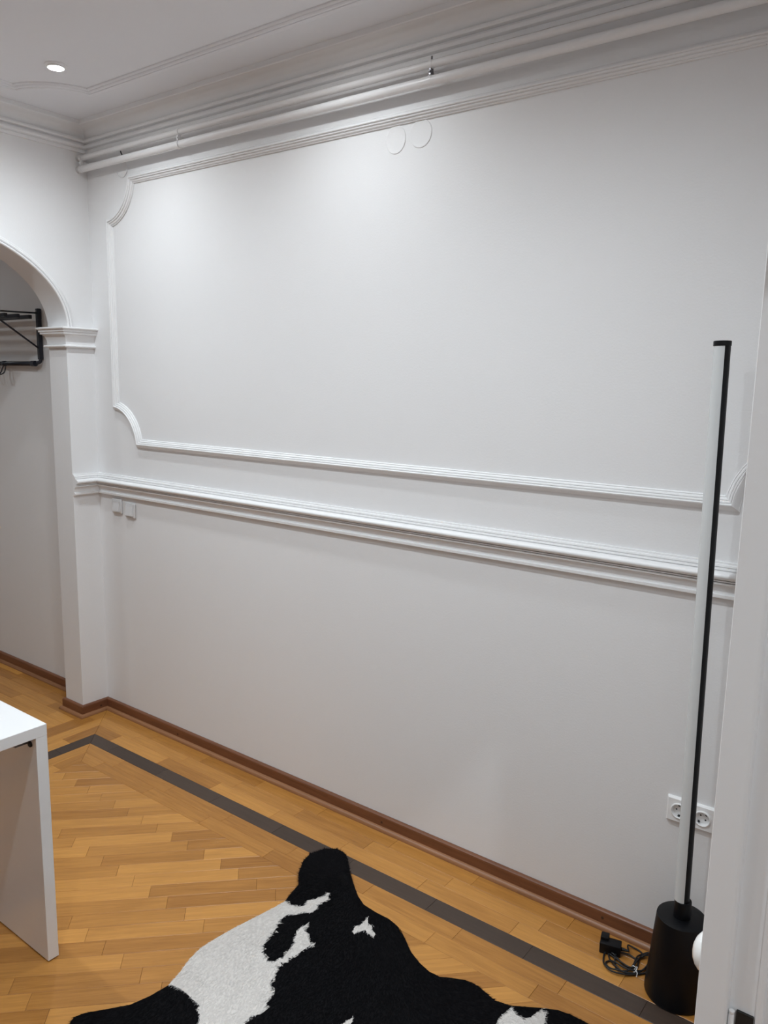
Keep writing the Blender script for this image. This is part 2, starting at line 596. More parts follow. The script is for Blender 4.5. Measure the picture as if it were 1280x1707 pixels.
# band A along the back wall (rows parallel to x), mirrored along the other walls of the room
XM = XR / 2


def band(edge0, edge1, joint, m, which):
    """one row of the border, between two distances from the wall"""
    if which == 'back':
        cl = [(1, 1, 0.0), (-1, 1, XR)]
        k = -8
        while joint + LP * k < XR + 0.4:
            plank(0, 0, 0, joint + LP * k, joint + LP * (k + 1), -edge1, -edge0, cl, m)
            k += 1
            if k > 20:
                break
    elif which == 'left':
        cl = [(-1, -1, 0.0), (-1, 1, -YF)]
        for k in range(-2, 12):
            plank(0, 0, -PI / 2, joint - 2.25 + LP * k, joint - 2.25 + LP * (k + 1), edge0, edge1, cl, m)
    elif which == 'right':
        cl = [(1, -1, -XR), (1, 1, -XR - YF)]
        for k in range(-2, 12):
            plank(XR, 0, -PI / 2, joint - 2.25 + LP * k, joint - 2.25 + LP * (k + 1), -edge1, -edge0, cl, m)
    else:
        cl = [(1, -1, YF), (-1, -1, XR + YF)]
        for k in range(-8, 8):
            plank(0, YF, 0, joint + LP * k, joint + LP * (k + 1), edge0, edge1, cl, m)


rows = [(0.0, 0.098, 2.393 - 6 * LP, 'plank'), (0.098, 0.166, 2.321 - 6 * LP, 'plank'), (0.166, 0.2395, 2.250 - 6 * LP, 'plank'),
        (0.2395, 0.3155, 2.30 - 6 * LP + 0.04, 'inlay'), (0.3155, 0.384, 2.115 - 6 * LP, 'plank'), (0.384, 0.452, 2.430 - 7 * LP, 'plank')]
for e0, e1, j, mm in rows:
    for wh in ('back', 'left', 'right', 'front'):
        band(e0, e1, j + (3 * LP if wh == 'back' else 0), mm, wh)
# the field at 45 degrees: joints of every row lie on lines parallel to the back wall
S2 = math.sqrt(0.5)
BI = 0.452
fclips = [(1, 0, -BI), (-1, 0, XR - BI), (0, -1, -BI), (0, 1, -YF - BI)]
for k in range(-22, 62):
    v = 1.463 + W * k           # (x - y)/sqrt2 of the row's middle line
    # a joint where y = -0.847 on the row: x = y + v*sqrt2
    for j in range(-4, 12):
        y0 = -0.847 + 0.2665 * j
        u0 = (2 * y0 + v / S2) * S2     # (x + y)/sqrt2
        u1 = u0 + 0.2665 / S2
        ca = S2
        poly = []
        for u, vv in ((u0, v - W / 2), (u1, v - W / 2), (u1, v + W / 2), (u0, v + W / 2)):
            poly.append(((u + vv) * S2, (u - vv) * S2))
        for c in fclips:
            poly = clip(poly, *c)
            if len(poly) < 3:
                break
        if len(poly) >= 3 and area(poly) > 2e-5:
            PLANKS.append((poly, (S2, S2), 'plank'))
    for j in range(-20, -4):
        y0 = -0.847 + 0.2665 * j
        u0 = (2 * y0 + v / S2) * S2
        u1 = u0 + 0.2665 / S2
        poly = [((u + vv) * S2, (u - vv) * S2) for u, vv in ((u0, v - W / 2), (u1, v - W / 2), (u1, v + W / 2), (u0, v + W / 2))]
        for c in fclips:
            poly = clip(poly, *c)
            if len(poly) < 3:
                break
        if len(poly) >= 3 and area(poly) > 2e-5:
            PLANKS.append((poly, (S2, S2), 'plank'))
# hallway and corridor: rows parallel to the back wall
for i in range(0, 64):
    off = R.random() * LP
    for k in range(-1, 8):
        plank(XH, 0, 0, off + LP * k, off + LP * (k + 1), -W * (i + 1), -W * i, [(-1, 0, 0.0), (1, 0, -XH), (0, 1, -YF)])
    for k in range(-1, 6):
        plank(XR, 0, 0, off + LP * k, off + LP * (k + 1), -W * (i + 1), -W * i, [(1, 0, -XR), (-1, 0, XC), (0, 1, -YF)])


def shown(poly):
    pts = [to_px((x, y, 0)) for x, y in poly]
    if any(p is None for p in pts):
        return 0
    q = [p for p in pts if -30 < p[0] < 1310 and -30 < p[1] < 1730]
    return area(pts) if q else 0


def inset(poly, d):
    c = Vector((sum(p[0] for p in poly) / len(poly), sum(p[1] for p in poly) / len(poly)))
    n = len(poly)
    s = sum(poly[i][0] * poly[(i + 1) % n][1] - poly[(i + 1) % n][0] * poly[i][1] for i in range(n))
    P = [Vector(p) for p in (poly if s > 0 else poly[::-1])]
    P2 = []
    for p in P:
        if not P2 or (p - P2[-1]).length > 2e-3:
            P2.append(p)
    if len(P2) > 2 and (P2[0] - P2[-1]).length < 2e-3:
        P2.pop()
    P = P2
    n = len(P)
    if n < 3:
        return None
    out = []
    for i in range(n):
        d1 = (P[i] - P[i - 1]).normalized(); d2 = (P[(i + 1) % n] - P[i]).normalized()
        n1 = Vector((-d1.y, d1.x)); n2 = Vector((-d2.y, d2.x))
        out.append(P[i] + (n1 + n2) / max(0.25, 1 + n1.dot(n2)) * d)
    return [tuple(p) for p in out]


def plank_faces(poly, dr):
    lift = R.uniform(-0.00025, 0.0)
    a = inset(poly, 0.00035)
    b_ = inset(poly, 0.0012)
    if not a or not b_ or len(a) != len(b_):
        return None
    n = len(a)
    tilt = R.uniform(-0.0012, 0.0012)
    V = [(x, y, -0.0030) for x, y in a] + [(x, y, lift - 0.0007) for x, y in a] + [(x, y, lift) for x, y in b_]
    Fc = [tuple(range(2 * n, 3 * n))]
    for i in range(n):
        j = (i + 1) % n
        Fc.append((i, j, n + j, n + i))
        Fc.append((n + i, n + j, 2 * n + j, 2 * n + i))
    c = a[0]
    UV = [((x - c[0]) * dr[0] + (y - c[1]) * dr[1], -(x - c[0]) * dr[1] + (y - c[1]) * dr[0] + z) for x, y, z in V]
    return V, Fc, UV


def plank_mesh(items, name, m):
    V, Fc, UV, rn = [], [], [], []
    for poly, dr in items:
        r = plank_faces(poly, dr)
        if not r:
            continue
        o0 = len(V)
        V += r[0]; UV += r[2]
        Fc += [tuple(i + o0 for i in f) for f in r[1]]
        rn += [R.random()] * len(r[1])
    if not V:
        return None
    me_ = bpy.data.meshes.new(name)
    me_.from_pydata(V, [], Fc)
    uv = me_.uv_layers.new(name='UVMap')
    for lp in me_.loops:
        uv.data[lp.index].uv = UV[lp.vertex_index]
    a = me_.attributes.new('rnd', 'FLOAT', 'FACE')
    a.data.foreach_set('value', rn)
    me_.materials.append(M[m])
    o_ = bpy.data.objects.new(name, me_)
    COL.objects.link(o_)
    o_.parent = floor
    return o_


scored = sorted(((shown(p[0]), i) for i, p in enumerate(PLANKS)), reverse=True)
lead = set(i for s, i in scored[:290] if s > 40)
for i in sorted(lead):
    poly, dr, mm = PLANKS[i]
    o_ = plank_mesh([(poly, dr)], 'plank' if mm == 'plank' else 'dark_inlay_strip', mm)
    if o_ is not None and mm == 'inlay':
        o_['label'] = 'dark brown inlay strip'
rest = [p for i, p in enumerate(PLANKS) if i not in lead]
o_ = plank_mesh([(p[0], p[1]) for p in rest if p[2] == 'plank'], 'parquet_remainder', 'plank'); o_['kind'] = 'stuff'
o_ = plank_mesh([(p[0], p[1]) for p in rest if p[2] == 'inlay'], 'inlay_remainder', 'inlay')
if o_:
    o_['kind'] = 'stuff'

# ------------------------------------------------------------------ doorway frame in the right wall (the photographer stands in it)
door = empty('door_1', (XR, DY1, 0)); tag(door, kind='structure')
FX = XR + 0.002
bm = B(FX, FX + 0.0345, DY1, DY1 + 0.03, 0, DZ, 0.0)
bm2 = B(FX + 0.0005, FX + 0.026, DY1, DY1 + 0.03, 0, DZ)
# stile: flat face with a rounded bead at its inner corner, then a step back to the lining
prof = [(FX, DY1 + 0.03), (FX, DY1 + 0.001), (FX + 0.001, DY1)] + [(FX + 0.024, DY1)] + \
       [(FX + 0.028 + 0.0065 * math.sin(t), DY1 + 0.003 - 0.004 * math.cos(t)) for t in np.linspace(0, PI / 2, 5)] + \
       [(FX + 0.0345, DY1 + 0.014), (FX + 0.062, DY1 + 0.014), (FX + 0.0635, DY1 + 0.011), (FX + 0.067, DY1 + 0.0095), (FX + 0.0705, DY1 + 0.011), (FX + 0.072, DY1 + 0.016), (XR + 0.2, DY1 + 0.016), (XR + 0.2, DY1 + 0.03)]
bm.free(); bm2.free()
bm = bmesh.new()
a = [bm.verts.new((x - XR, y - DY1, 0.0)) for x, y in prof]
b_ = [bm.verts.new((x - XR, y - DY1, DZ)) for x, y in prof]
for i in range(len(prof)):
    j = (i + 1) % len(prof)
    bm.faces.new((a[i], a[j], b_[j], b_[i]))
bm.faces.new(a); bm.faces.new(list(reversed(b_)))
obj('door_jamb', bm, M['door'], door, autos=35)
obj('door_head', B(0.0, 0.2, DY0 - DY1, 0.03, DZ, DZ + 0.04), M['door'], door)
obj('door_jamb', B(0.0, 0.2, DY0 - DY1 - 0.04, DY0 - DY1, 0, DZ), M['door'], door)
# casing on the room side
bm = B(-0.010, 0.0, 0.10, 0.30, 0, DZ + 0.1, 0.003)
obj('casing', bm, M['door'], door)
# hinge in the rebate: a white barrel, its dark leaf let into the lining
bm = bmesh.new()
lathe(bm, [(0.001, 0.086), (0.0032, 0.0855), (0.0034, 0.083), (0.0028, 0.0815), (0.0034, 0.080), (0.0034, 0.0)], 14, (FX - XR + 0.0385, 0.0085, 1.004))
hg = obj('hinge', bm, M['door'], door, autos=40)
obj('hinge_leaf', B(FX - XR + 0.043, FX - XR + 0.0615, 0.0105, 0.015, 0.99, 1.090, 0.0), M['hole'], hg)

# ------------------------------------------------------------------ ceiling spots
def spotlight(x, y, label, watts, soft=0.03):
    t = empty('recessed_spotlight', (x, y, CEIL))
    tag(t, label, 'ceiling light', 'recessed ceiling spots')
    bm = bmesh.new()
    lathe(bm, [(0.030, -0.012), (0.031, -0.004), (0.041, -0.004), (0.043, -0.001), (0.043, 0.004)], 32, cap=False)
    obj('trim_ring', bm, M['trim'], t, autos=40)
    bm = bmesh.new()
    lathe(bm, [(0.002, -0.0135), (0.014, -0.0130), (0.024, -0.0105), (0.0298, -0.006), (0.0298, -0.002)], 32)
    obj('bulb', bm, M['glow'], t, smooth=True)
    ld = bpy.data.lights.new('spot_beam', 'SPOT')
    ld.energy = watts
    ld.spot_size = math.radians(165)
    ld.spot_blend = 0.9
    ld.shadow_soft_size = soft
    ld.color = LAMP_COL
    lo = bpy.data.objects.new('spot_beam', ld)
    COL.objects.link(lo)
    lo.parent = t
    lo.location = (0, 0, -0.02)
    return t


s1 = floor_px(93, 113, CEIL - 0.01)
s2 = floor_px(452, -12, CEIL - 0.01)
spotlight(s1.x, s1.y, 'small round recessed ceiling spot glowing white, near the notched corner of the ceiling moulding', SPOT_W * 0.9)
SPOTS = [(s2.x, s2.y, SPOT_W * 0.75), (2.52, -1.25, SPOT_W * 2.7), (0.62, -1.30, SPOT_W * 2.4), (1.50, -3.30, SPOT_W * 1.5), (2.52, -2.05, SPOT_W * 1.7)]  # the pair above and behind the desk are unseen fill lights, added to brighten
SPOT_LABELS = ['recessed ceiling spot above the pair of round wall covers', 'recessed ceiling spot above the neck of the cowhide rug',
               'added unseen fill light above the inner side of the desk', 'added unseen fill light behind the far end of the desk', 'recessed ceiling spot nearest the doorway']
for (x, y, wt), lb in zip(SPOTS, SPOT_LABELS):
    spotlight(x, y, lb, wt)
spotlight(4.35, -2.70, 'recessed ceiling spot of the corridor outside the doorway', SPOT_W * 3.2)
spotlight(-1.45, -1.35, 'recessed ceiling spot of the hallway behind the arch', HALL_W, 0.14)

# ------------------------------------------------------------------ heating pipes under the cornice
def pipe(name, z, r, label):
    bm = bmesh.new()
    pts = [(x, -0.047 + 0.0012 * math.sin(x * 2.3 + z * 9), z + 0.0012 * math.sin(x * 1.7)) for x in np.linspace(-0.01, XR + 0.01, 40)]
    tube(bm, pts, r, 16)
    o = obj(name, bm, M['pipe'], smooth=True)
    return tag(o, label, 'pipe', 'white heating pipes under the cornice')


pipe('heating_pipe', 2.866, 0.0125, 'upper, thinner white painted pipe running under the cornice')
pipe('heating_pipe', 2.815, 0.0155, 'lower, thicker white painted pipe running above the wall panel moulding')


def clipper(x, label, rag):
    t = empty('pipe_clip', (x, 0, 2.84))
    tag(t, label, 'pipe clip', 'clips holding the heating pipes')
    bm = bmesh.new()
    box(bm, -0.006, 0.006, -0.036, 0.0, -0.006, 0.008, 0.001)
    obj('wall_stud', bm, M['pipe'], t)
    for dz, r in ((0.026, 0.0142), (-0.025, 0.0172)):
        bm = bmesh.new()
        n = 20
        rings = []
        for i in range(n):
            a_ = 2 * PI * i / n
            c, s = math.cos(a_), math.sin(a_)
            rings.append([bm.verts.new((dx, -0.047 + rr * c, dz + rr * s)) for dx, rr in ((-0.007, r - 0.002), (-0.007, r), (0.007, r), (0.007, r - 0.002))])
        for i in range(n):
            p, q = rings[i], rings[(i + 1) % n]
            for k in range(4):
                bm.faces.new((p[k], p[(k + 1) % 4], q[(k + 1) % 4], q[k]))
        obj('ring', bm, M['pipe'], t, autos=40)
    bm = bmesh.new()
    box(bm, -0.0045, 0.0045, -0.056, -0.040, -0.009, 0.0125, 0.0008)
    lathe(bm, [(0.0042, 0), (0.0042, 0.004), (0.002, 0.0055)], 8, (0.0, -0.055, 0.002), 'y')
    obj('screw', bm, M['metal'] if rag else M['pipe'], t)
    if rag:
        bm = bmesh.new(); lathe(bm, [(0.003, 0), (0.0028, 0.0125), (0.001, 0.0135)], 8, (-0.001, -0.044, 0.040))
        obj('stud_end', bm, M['metal'], t)
    return t


clipper(2.089, 'pipe clip with bare grey screw, above the pair of round patches on the wall', True)
clipper(0.771, 'white painted pipe clip above the notched end of the wall panel', False)
clipper(0.030, 'white painted pipe clip right at the corner of the room', False)

# thin cable looped behind the pipes: bare black above, painted over below
t = empty('thin_cable', (0.33, 0, 2.80))
tag(t, 'thin cable looping out from behind the two pipes near the corner, painted white below', 'cable')
bm = bmesh.new()
tube(bm, spline([(-0.016, -0.008, 0.080), (-0.010, -0.026, 0.064), (0.002, -0.028, 0.042), (0.006, -0.012, 0.015)], 8), 0.003, 8)
obj('bare_length', bm, M['cable'], t, smooth=True)
bm = bmesh.new()
tube(bm, spline([(0.006, -0.012, 0.015), (0.007, -0.006, -0.01), (-0.008, -0.004, -0.038), (-0.038, -0.0025, -0.048), (-0.068, -0.0015, -0.034), (-0.085, 0.0, -0.018)], 8), 0.0026, 8)
obj('painted_length', bm, M['wall'], t, smooth=True)

# ------------------------------------------------------------------ painted-over round patches
def patch(cx, cz, rx, rz, label):
    bm = bmesh.new()
    rings = []
    for s, h in ((1.0, 0.0), (0.985, 0.0018), (0.94, 0.0026), (0.88, 0.0020), (0.5, 0.0022)):
        rings.append([bm.verts.new((cx + rx * s * math.cos(2 * PI * i / 40), -h, cz + rz * s * math.sin(2 * PI * i / 40))) for i in range(40)])
    for p, q in zip(rings, rings[1:]):
        for i in range(40):
            bm.faces.new((p[i], p[(i + 1) % 40], q[(i + 1) % 40], q[i]))
    bm.faces.new(rings[-1])
    return tag(obj('round_cover', bm, M['wall'], autos=35), label, 'wall cover', 'painted-over round covers below the panel moulding')


patch(1.912, 2.667, 0.044, 0.049, 'round painted-over wall cover below the panel moulding, the one nearer the room corner')
patch(2.020, 2.671, 0.047, 0.048, 'round painted-over wall cover below the panel moulding, under the pipe clip with a screw')

# ------------------------------------------------------------------ light switches
def light_switch(x, z, label, rot=0.0):
    t = empty('light_switch', (x, 0, z))
    t.rotation_euler = (0, rot, 0)
    tag(t, label, 'light switch', 'white light switches under the chair rail')
    obj('frame', B(-0.041, 0.041, -0.011, 0.0, -0.038, 0.038, 0.005, 3), M['plastic'], t, autos=40)
    bm = bmesh.new()
    x0, x1, z0, z1 = -0.028, 0.028, -0.028, 0.028
    pts = [(-0.0105, z0), (-0.020, z0 + 0.002), (-0.0195, z0 + 0.008), (-0.0135, z1), (-0.0105, z1)]
    a = [bm.verts.new((x0, y, zz)) for y, zz in pts]
    b_ = [bm.verts.new((x1, y, zz)) for y, zz in pts]
    for i in range(5):
        j = (i + 1) % 5
        bm.faces.new((a[i], a[j], b_[j], b_[i]))
    bm.faces.new(a); bm.faces.new(list(reversed(b_)))
    obj('rocker', bm, M['plastic'], t)
    return t


light_switch(0.160, 1.150, 'white square light switch nearest the room corner, under the chair rail')
light_switch(0.272, 1.140, 'white square light switch set slightly lower, the farther one from the room corner', 0.02)

# ------------------------------------------------------------------ double socket
t = empty('wall_socket', (3.112, 0, 0.505))
tag(t, 'white double wall socket behind the floor lamp, above the skirting', 'wall socket')
bm = bmesh.new()
outer = [(-0.0725, -0.040), (0.0725, -0.040), (0.0725, 0.040), (-0.0725, 0.040)]
n = 40


def plate_with_holes(bm, w_, h_, centres, r, y0):
    """front plate at y0 with round wells"""
    pts = [Vector((-w_, -h_)), Vector((w_, -h_)), Vector((w_, h_)), Vector((-w_, h_))]
    edges = [(0, 1), (1, 2), (2, 3), (3, 0)]
    for c in centres:
        s = len(pts)
        for i in range(28):
            pts.append(Vector((c[0] + r * math.cos(2 * PI * i / 28), c[1] + r * math.sin(2 * PI * i / 28))))
        edges += [(s + i, s + (i + 1) % 28) for i in range(28)]
    vs, es, fs, *_ = delaunay_2d_cdt(pts, edges, [], 0, 1e-6)
    V = [bm.verts.new((v.x, y0, v.y)) for v in vs]
    for f in fs:
        cx = sum(vs[i].x for i in f) / len(f); cz = sum(vs[i].y for i in f) / len(f)
        if all((cx - c[0]) ** 2 + (cz - c[1]) ** 2 > (r * 0.985) ** 2 for c in centres):
            bm.faces.new([V[i] for i in f])


wells = ((-0.0355, 0.0), (0.0355, 0.0))
plate_with_holes(bm, 0.069, 0.0365, wells, 0.0235, -0.012)
# sloping rim of the frame
ri = [(-0.069, -0.012, -0.0365), (0.069, -0.012, -0.0365), (0.069, -0.012, 0.0365), (-0.069, -0.012, 0.0365)]
ro = [(-0.0735, -0.006, -0.041), (0.0735, -0.006, -0.041), (0.0735, -0.006, 0.041), (-0.0735, -0.006, 0.041)]
rb = [(-0.0735, 0.0, -0.041), (0.0735, 0.0, -0.041), (0.0735, 0.0, 0.041), (-0.0735, 0.0, 0.041)]
R3 = [[bm.verts.new(p) for p in q] for q in (ri, ro, rb)]
for p, q in zip(R3, R3[1:]):
    for i in range(4):
        bm.faces.new((p[i], p[(i + 1) % 4], q[(i + 1) % 4], q[i]))
bmesh.ops.remove_doubles(bm, verts=bm.verts, dist=1e-5)
obj('frame', bm, M['socket'], t)
for (cx, cz), ang in zip(wells, (0.0, math.radians(38))):
    bm = bmesh.new()
    lathe(bm, [(0.0255, 0.0118), (0.0250, 0.0155), (0.0225, 0.0165), (0.0210, 0.013), (0.0195, 0.003), (0.001, 0.0028)], 32, (0, 0, 0), 'y', cap=False)
    ins = obj('socket_well', bm, M['socket'], t, autos=40)
    ins.location = (cx, 0, cz)
    ins.rotation_euler = (0, ang, 0)
    bm = bmesh.new()
    for sx in (-1, 1):
        lathe(bm, [(0.0026, 0.0028), (0.0026, 0.0034)], 12, (sx * 0.0095, 0, 0), 'y')
    obj('pin_hole', bm, M['hole'], ins)
    for sz in (-1, 1):
        bm = B(-0.003, 0.003, -0.0118, -0.003, sz * 0.0172 - 0.0012, sz * 0.0172 + 0.0012)
        obj('earth_clip', bm, M['hole'], ins)

# ------------------------------------------------------------------ floor lamp
LX, LY = 3.149, -0.158
t = empty('floor_lamp', (LX, LY, 0.0))
tag(t, 'slim standing floor lamp, white light bar in a black channel on a black drum base', 'floor lamp')
bm = bmesh.new()
prof = [(0.084, 0.0), (0.0885, 0.002), (0.090, 0.006), (0.090, 0.012), (0.0715, 0.255), (0.0705, 0.2585), (0.068, 0.2598), (0.0, 0.2600)]
prof[-1] = (0.026, 0.2600)
lathe(bm, prof, 56)
obj('base', bm, M['black'], t, autos=35)
LEAN = -0.0135
lean = Matrix.Rotation(LEAN, 4, 'Y')
HB, HT = 0.312, 1.925
bm = bmesh.new()
lathe(bm, [(0.0245, 0.259), (0.0245, 0.309), (0.0235, HB), (0.021, HB)], 36)
col_ = obj('collar', bm, M['black'], t, autos=40)
TR = 0.0215
view = math.atan2(CAM.y - LY, CAM.x - LX)       # where the room's doorway lies from the lamp
A0 = view - math.radians(-19)                   # the black channel starts a little to the right of the front
A1 = A0 + math.radians(165)


def arc_prism(a0, a1, r, z0, z1, n=22, close=True):
    bm = bmesh.new()
    P = [(r * math.cos(t_), r * math.sin(t_)) for t_ in np.linspace(a0, a1, n)]
    lo = [bm.verts.new((x, y, z0)) for x, y in P]
    hi = [bm.verts.new((x, y, z1)) for x, y in P]
    for i in range(len(P)):
        j = (i + 1) % len(P)
        bm.faces.new((lo[i], lo[j], hi[j], hi[i]))
    bm.faces.new(list(reversed(lo))); bm.faces.new(hi)
    return bm


bm = arc_prism(A0, A1, TR, HB, HT)
bm.transform(lean)
obj('channel', bm, M['black'], t, autos=40)
bm = arc_prism(A1 - 2 * PI, A0, TR - 0.0004, HB, HT)
bm.transform(lean)
obj('diffuser', bm, M['diff'], t, autos=40)
bm = bmesh.new()
lathe(bm, [(TR + 0.0012, HT), (TR + 0.0014, HT + 0.001), (TR + 0.0014, HT + 0.0125), (TR + 0.0004, HT + 0.0135)], 36)
bm.transform(lean)
obj('end_cap', bm, M['black'], t, autos=40)

# ------------------------------------------------------------------ power adapter with coiled cable
pa = floor_px(1016, 1588)
t = empty('power_adapter', (pa.x, pa.y, 0), math.radians(14))
tag(t, 'black power adapter with coiled thin cable on the parquet beside the lamp base', 'power adapter')
bm = bmesh.new()
box(bm, -0.032, 0.034, -0.014, 0.026, 0.0, 0.036, 0.003)
box(bm, -0.032, -0.006, 0.004, 0.034, 0.006, 0.046, 0.003)
obj('body', bm, M['black'], t, autos=40)
bm = bmesh.new()
lathe(bm, [(0.006, 0.0), (0.0055, 0.004), (0.0035, 0.022), (0.003, 0.024)], 12)
bm.transform(Matrix.Translation((0.034, 0.010, 0.017)) @ Matrix.Rotation(PI / 2, 4, 'Y'))
obj('strain_relief', bm, M['cable'], t, smooth=True)
zz = [(400, 308), (460, 322), (520, 338), (570, 360), (592, 395), (560, 440), (520, 490), (505, 520), (430, 490), (385, 440), (330, 400), (280, 375), (250, 390), (243, 450), (258, 505), (320, 552), (430, 574),
      (540, 568), (620, 545), (668, 490), (684, 410), (640, 380), (580, 392), (540, 430), (510, 490), (460, 540), (370, 530), (348, 470), (350, 410), (400, 386), (470, 396), (540, 430), (610, 418), (655, 425), (640, 480),
      (585, 535), (500, 556), (390, 548), (300, 520), (262, 470), (300, 445), (350, 478), (430, 520), (520, 540), (600, 530), (640, 470), (665, 400), (620, 398), (560, 440), (540, 505), (470, 520), (400, 470), (320, 410), (290, 385), (300, 430), (345, 500), (420, 556), (520, 562), (610, 556), (665, 520), (700, 470), (740, 430)]
inv = t.matrix_basis.inverted()
mw = Matrix.Translation((pa.x, pa.y, 0)) @ Matrix.Rotation(math.radians(14), 4, 'Z')
inv = mw.inverted()
cp = []
for i, (a, b2) in enumerate(zz):
    q = floor_px(960 + a / 5.333, 1520 + b2 / 5.333)
    z_ = 0.017 if i == 0 else max(0.0026, 0.014 - 0.004 * i) if i < 4 else 0.003 + 0.0011 * ((i * 7) % 9)
    cp.append(inv @ Vector((q.x, q.y, z_)))
cp[0] = Vector((0.057, 0.010, 0.017))
bm = bmesh.new()
tube(bm, spline(cp, 6), 0.0027, 7)
obj('cable', bm, M['cable'], t, smooth=True)
q = inv @ floor_px(960 + 525 / 5.333, 1520 + 545 / 5.333)
bm = bmesh.new()
ring = [(q.x + 0.004 * math.cos(a_) * 1.2, q.y + 0.010 * math.sin(a_) * 0.9, 0.012 + 0.009 * math.cos(a_ * 1.0)) for a_ in np.linspace(0, 2 * PI, 16)]
tube(bm, ring, 0.0013, 6)
tube(bm, [(q.x + 0.002, q.y - 0.004, 0.016), (q.x + 0.007, q.y - 0.014, 0.012), (q.x + 0.006, q.y - 0.022, 0.005)], 0.0012, 6)
tube(bm, [(q.x, q.y + 0.003, 0.019), (q.x - 0.008, q.y + 0.010, 0.016), (q.x - 0.012, q.y + 0.012, 0.010)], 0.0012, 6)
obj('cable_tie', bm, M['tie'], t, smooth=True)

# ------------------------------------------------------------------ white desk
DKX, DKY, DKZ, DT = 1.557, -1.223, 0.782, 0.036
t = empty('desk', (DKX, DKY, 0))
tag(t, 'white glossy desk with thick top and full panel legs, only its corner in view', 'desk')
DD, DL = 0.62, 1.36
obj('desk_top', B(-DD, 0, -DL, 0, DKZ - DT, DKZ, 0.0012, 1), M['desk'], t)
for y0, y1 in ((-DT, -0.0004), (-DL, -DL + DT)):
    obj('panel_leg', B(-DD, -0.0004, y0, y1, 0.004, DKZ - DT, 0.0008, 1), M['desk'], t)
for fx in (-0.03, -DD + 0.03):
    for fy in (-DT / 2, -DL + DT / 2):
        bm = bmesh.new(); lathe(bm, [(0.011, 0), (0.011, 0.0042)], 16, (fx, fy, 0))
        obj('foot', bm, M['hole'], t)
for bx in (-0.052, -0.40):
    bm = bmesh.new()
    box(bm, bx - 0.03, bx + 0.004, -DT - 0.040, -DT, DKZ - DT - 0.030, DKZ - DT, 0.001)
    br_ = obj('bracket', bm, M['metal'], t)
    bm = bmesh.new()
    lathe(bm, [(0.0095, 0), (0.0095, 0.004), (0.007, 0.006)], 18, (bx + 0.020, -DT, DKZ - DT - 0.026), 'y')
    obj('cam_lock', bm, M['hole'], br_)

# ------------------------------------------------------------------ coat rack in the hallway
RX = -0.490
t = empty('coat_rack', (RX, 0, 1.88))
tag(t, 'black metal wall coat rack with slatted hat shelf and hooks, seen through the arch', 'coat rack')
RL = 0.92     # length along the wall


def rb_(*a, **k):
    return B(*a, **k)


for x in (0.0, -RL):
    up = obj('upright', rb_(x - 0.012, x + 0.012, -0.026, -0.004, 0.018, 0.292, 0.003), M['rack'], t)
    bm = bmesh.new()
    tube(bm, [(x, -0.015, 0.268), (x, -0.300, 0.262)], 0.0045, 8)
    obj('side_rail', bm, M['rack'], t, smooth=True)
    bm = bmesh.new()
    tube(bm, [(x, -0.020, 0.078), (x, -0.275, 0.248)], 0.0052, 8)
    obj('brace', bm, M['rack'], t, smooth=True)
    bm = bmesh.new(); lathe(bm, [(0.004, 0), (0.004, 0.003), (0.002, 0.004)], 10, (x, -0.026, 0.278), 'y')
    obj('screw_head', bm, M['metal'], up)
    bm = bmesh.new()
    tube(bm, spline([(x, -0.014, 0.022), (x - 0.001, -0.018, 0.006), (x - 0.014 * (1 if x == 0 else -1), -0.030, -0.002)], 5), 0.010, 10)
    obj('elbow', bm, M['rack'], t, smooth=True)
for y in (-0.050, -0.118, -0.186, -0.254):
    obj('shelf_slat', rb_(-RL + 0.02, -0.020, y - 0.010, y + 0.010, 0.236, 0.2575, 0.003), M['rack'], t)
bm = bmesh.new()
tube(bm, [(-RL + 0.02, -0.030, -0.004), (-0.03, -0.030, -0.004)], 0.0125, 14)
rl = obj('hanging_rail', bm, M['rack'], t, smooth=True)
for x in (-0.046, -RL + 0.036):
    bm = bmesh.new()
    tube(bm, [(x - 0.018, -0.030, -0.004), (x + 0.018, -0.030, -0.004)], 0.0155, 14)
    obj('end_sleeve', bm, M['rack'], rl, autos=40)
for i in range(5):
    hx = -0.365 - 0.105 * i
    bm = bmesh.new()
    tube(bm, [(hx - 0.016, -0.030, -0.004), (hx + 0.016, -0.030, -0.004)], 0.0145, 14)
    for s in (-1, 1):
        tube(bm, spline([(hx + s * 0.003, -0.030, -0.010), (hx + s * 0.016, -0.034, -0.030), (hx + s * 0.019, -0.044, -0.055), (hx + s * 0.015, -0.062, -0.066), (hx + s * 0.004, -0.074, -0.060)], 5), 0.0034, 7)
    obj('hook', bm, M['rack'], t, smooth=True)

# ------------------------------------------------------------------ cowhide rug
def zpts(L, ox, oy, s):
    return [(ox + a / s, oy + b2 / s) for a, b2 in L]


out_px = zpts([(40, 698), (35, 690), (50, 670), (90, 655), (170, 640), (250, 625), (320, 595), (385, 558), (420, 520), (460, 465), (500, 425), (560, 385), (620, 350), (700, 310), (770, 275), (800, 258), (825, 225), (848, 200), (848, 160), (865, 115), (890, 90), (940, 72), (985, 72), (1010, 85), (1022, 105), (1030, 150), (1045, 200), (1060, 240), (1080, 270), (1120, 295), (1170, 320), (1200, 345), (1225, 390), (1245, 430)], 100, 1380, 2.1333) + \
         zpts([(265, 500), (300, 570), (340, 660), (400, 735), (460, 790), (530, 825), (600, 830), (700, 845), (760, 870), (800, 895), (860, 950)], 600, 1420, 4.0) + \
         zpts([(100, 665), (200, 700), (300, 708), (400, 712), (520, 725), (600, 755), (680, 795), (735, 828)], 800, 1500, 4.0)
outl = [floor_px(x, y, 0.010).to_2d() for x, y in out_px]
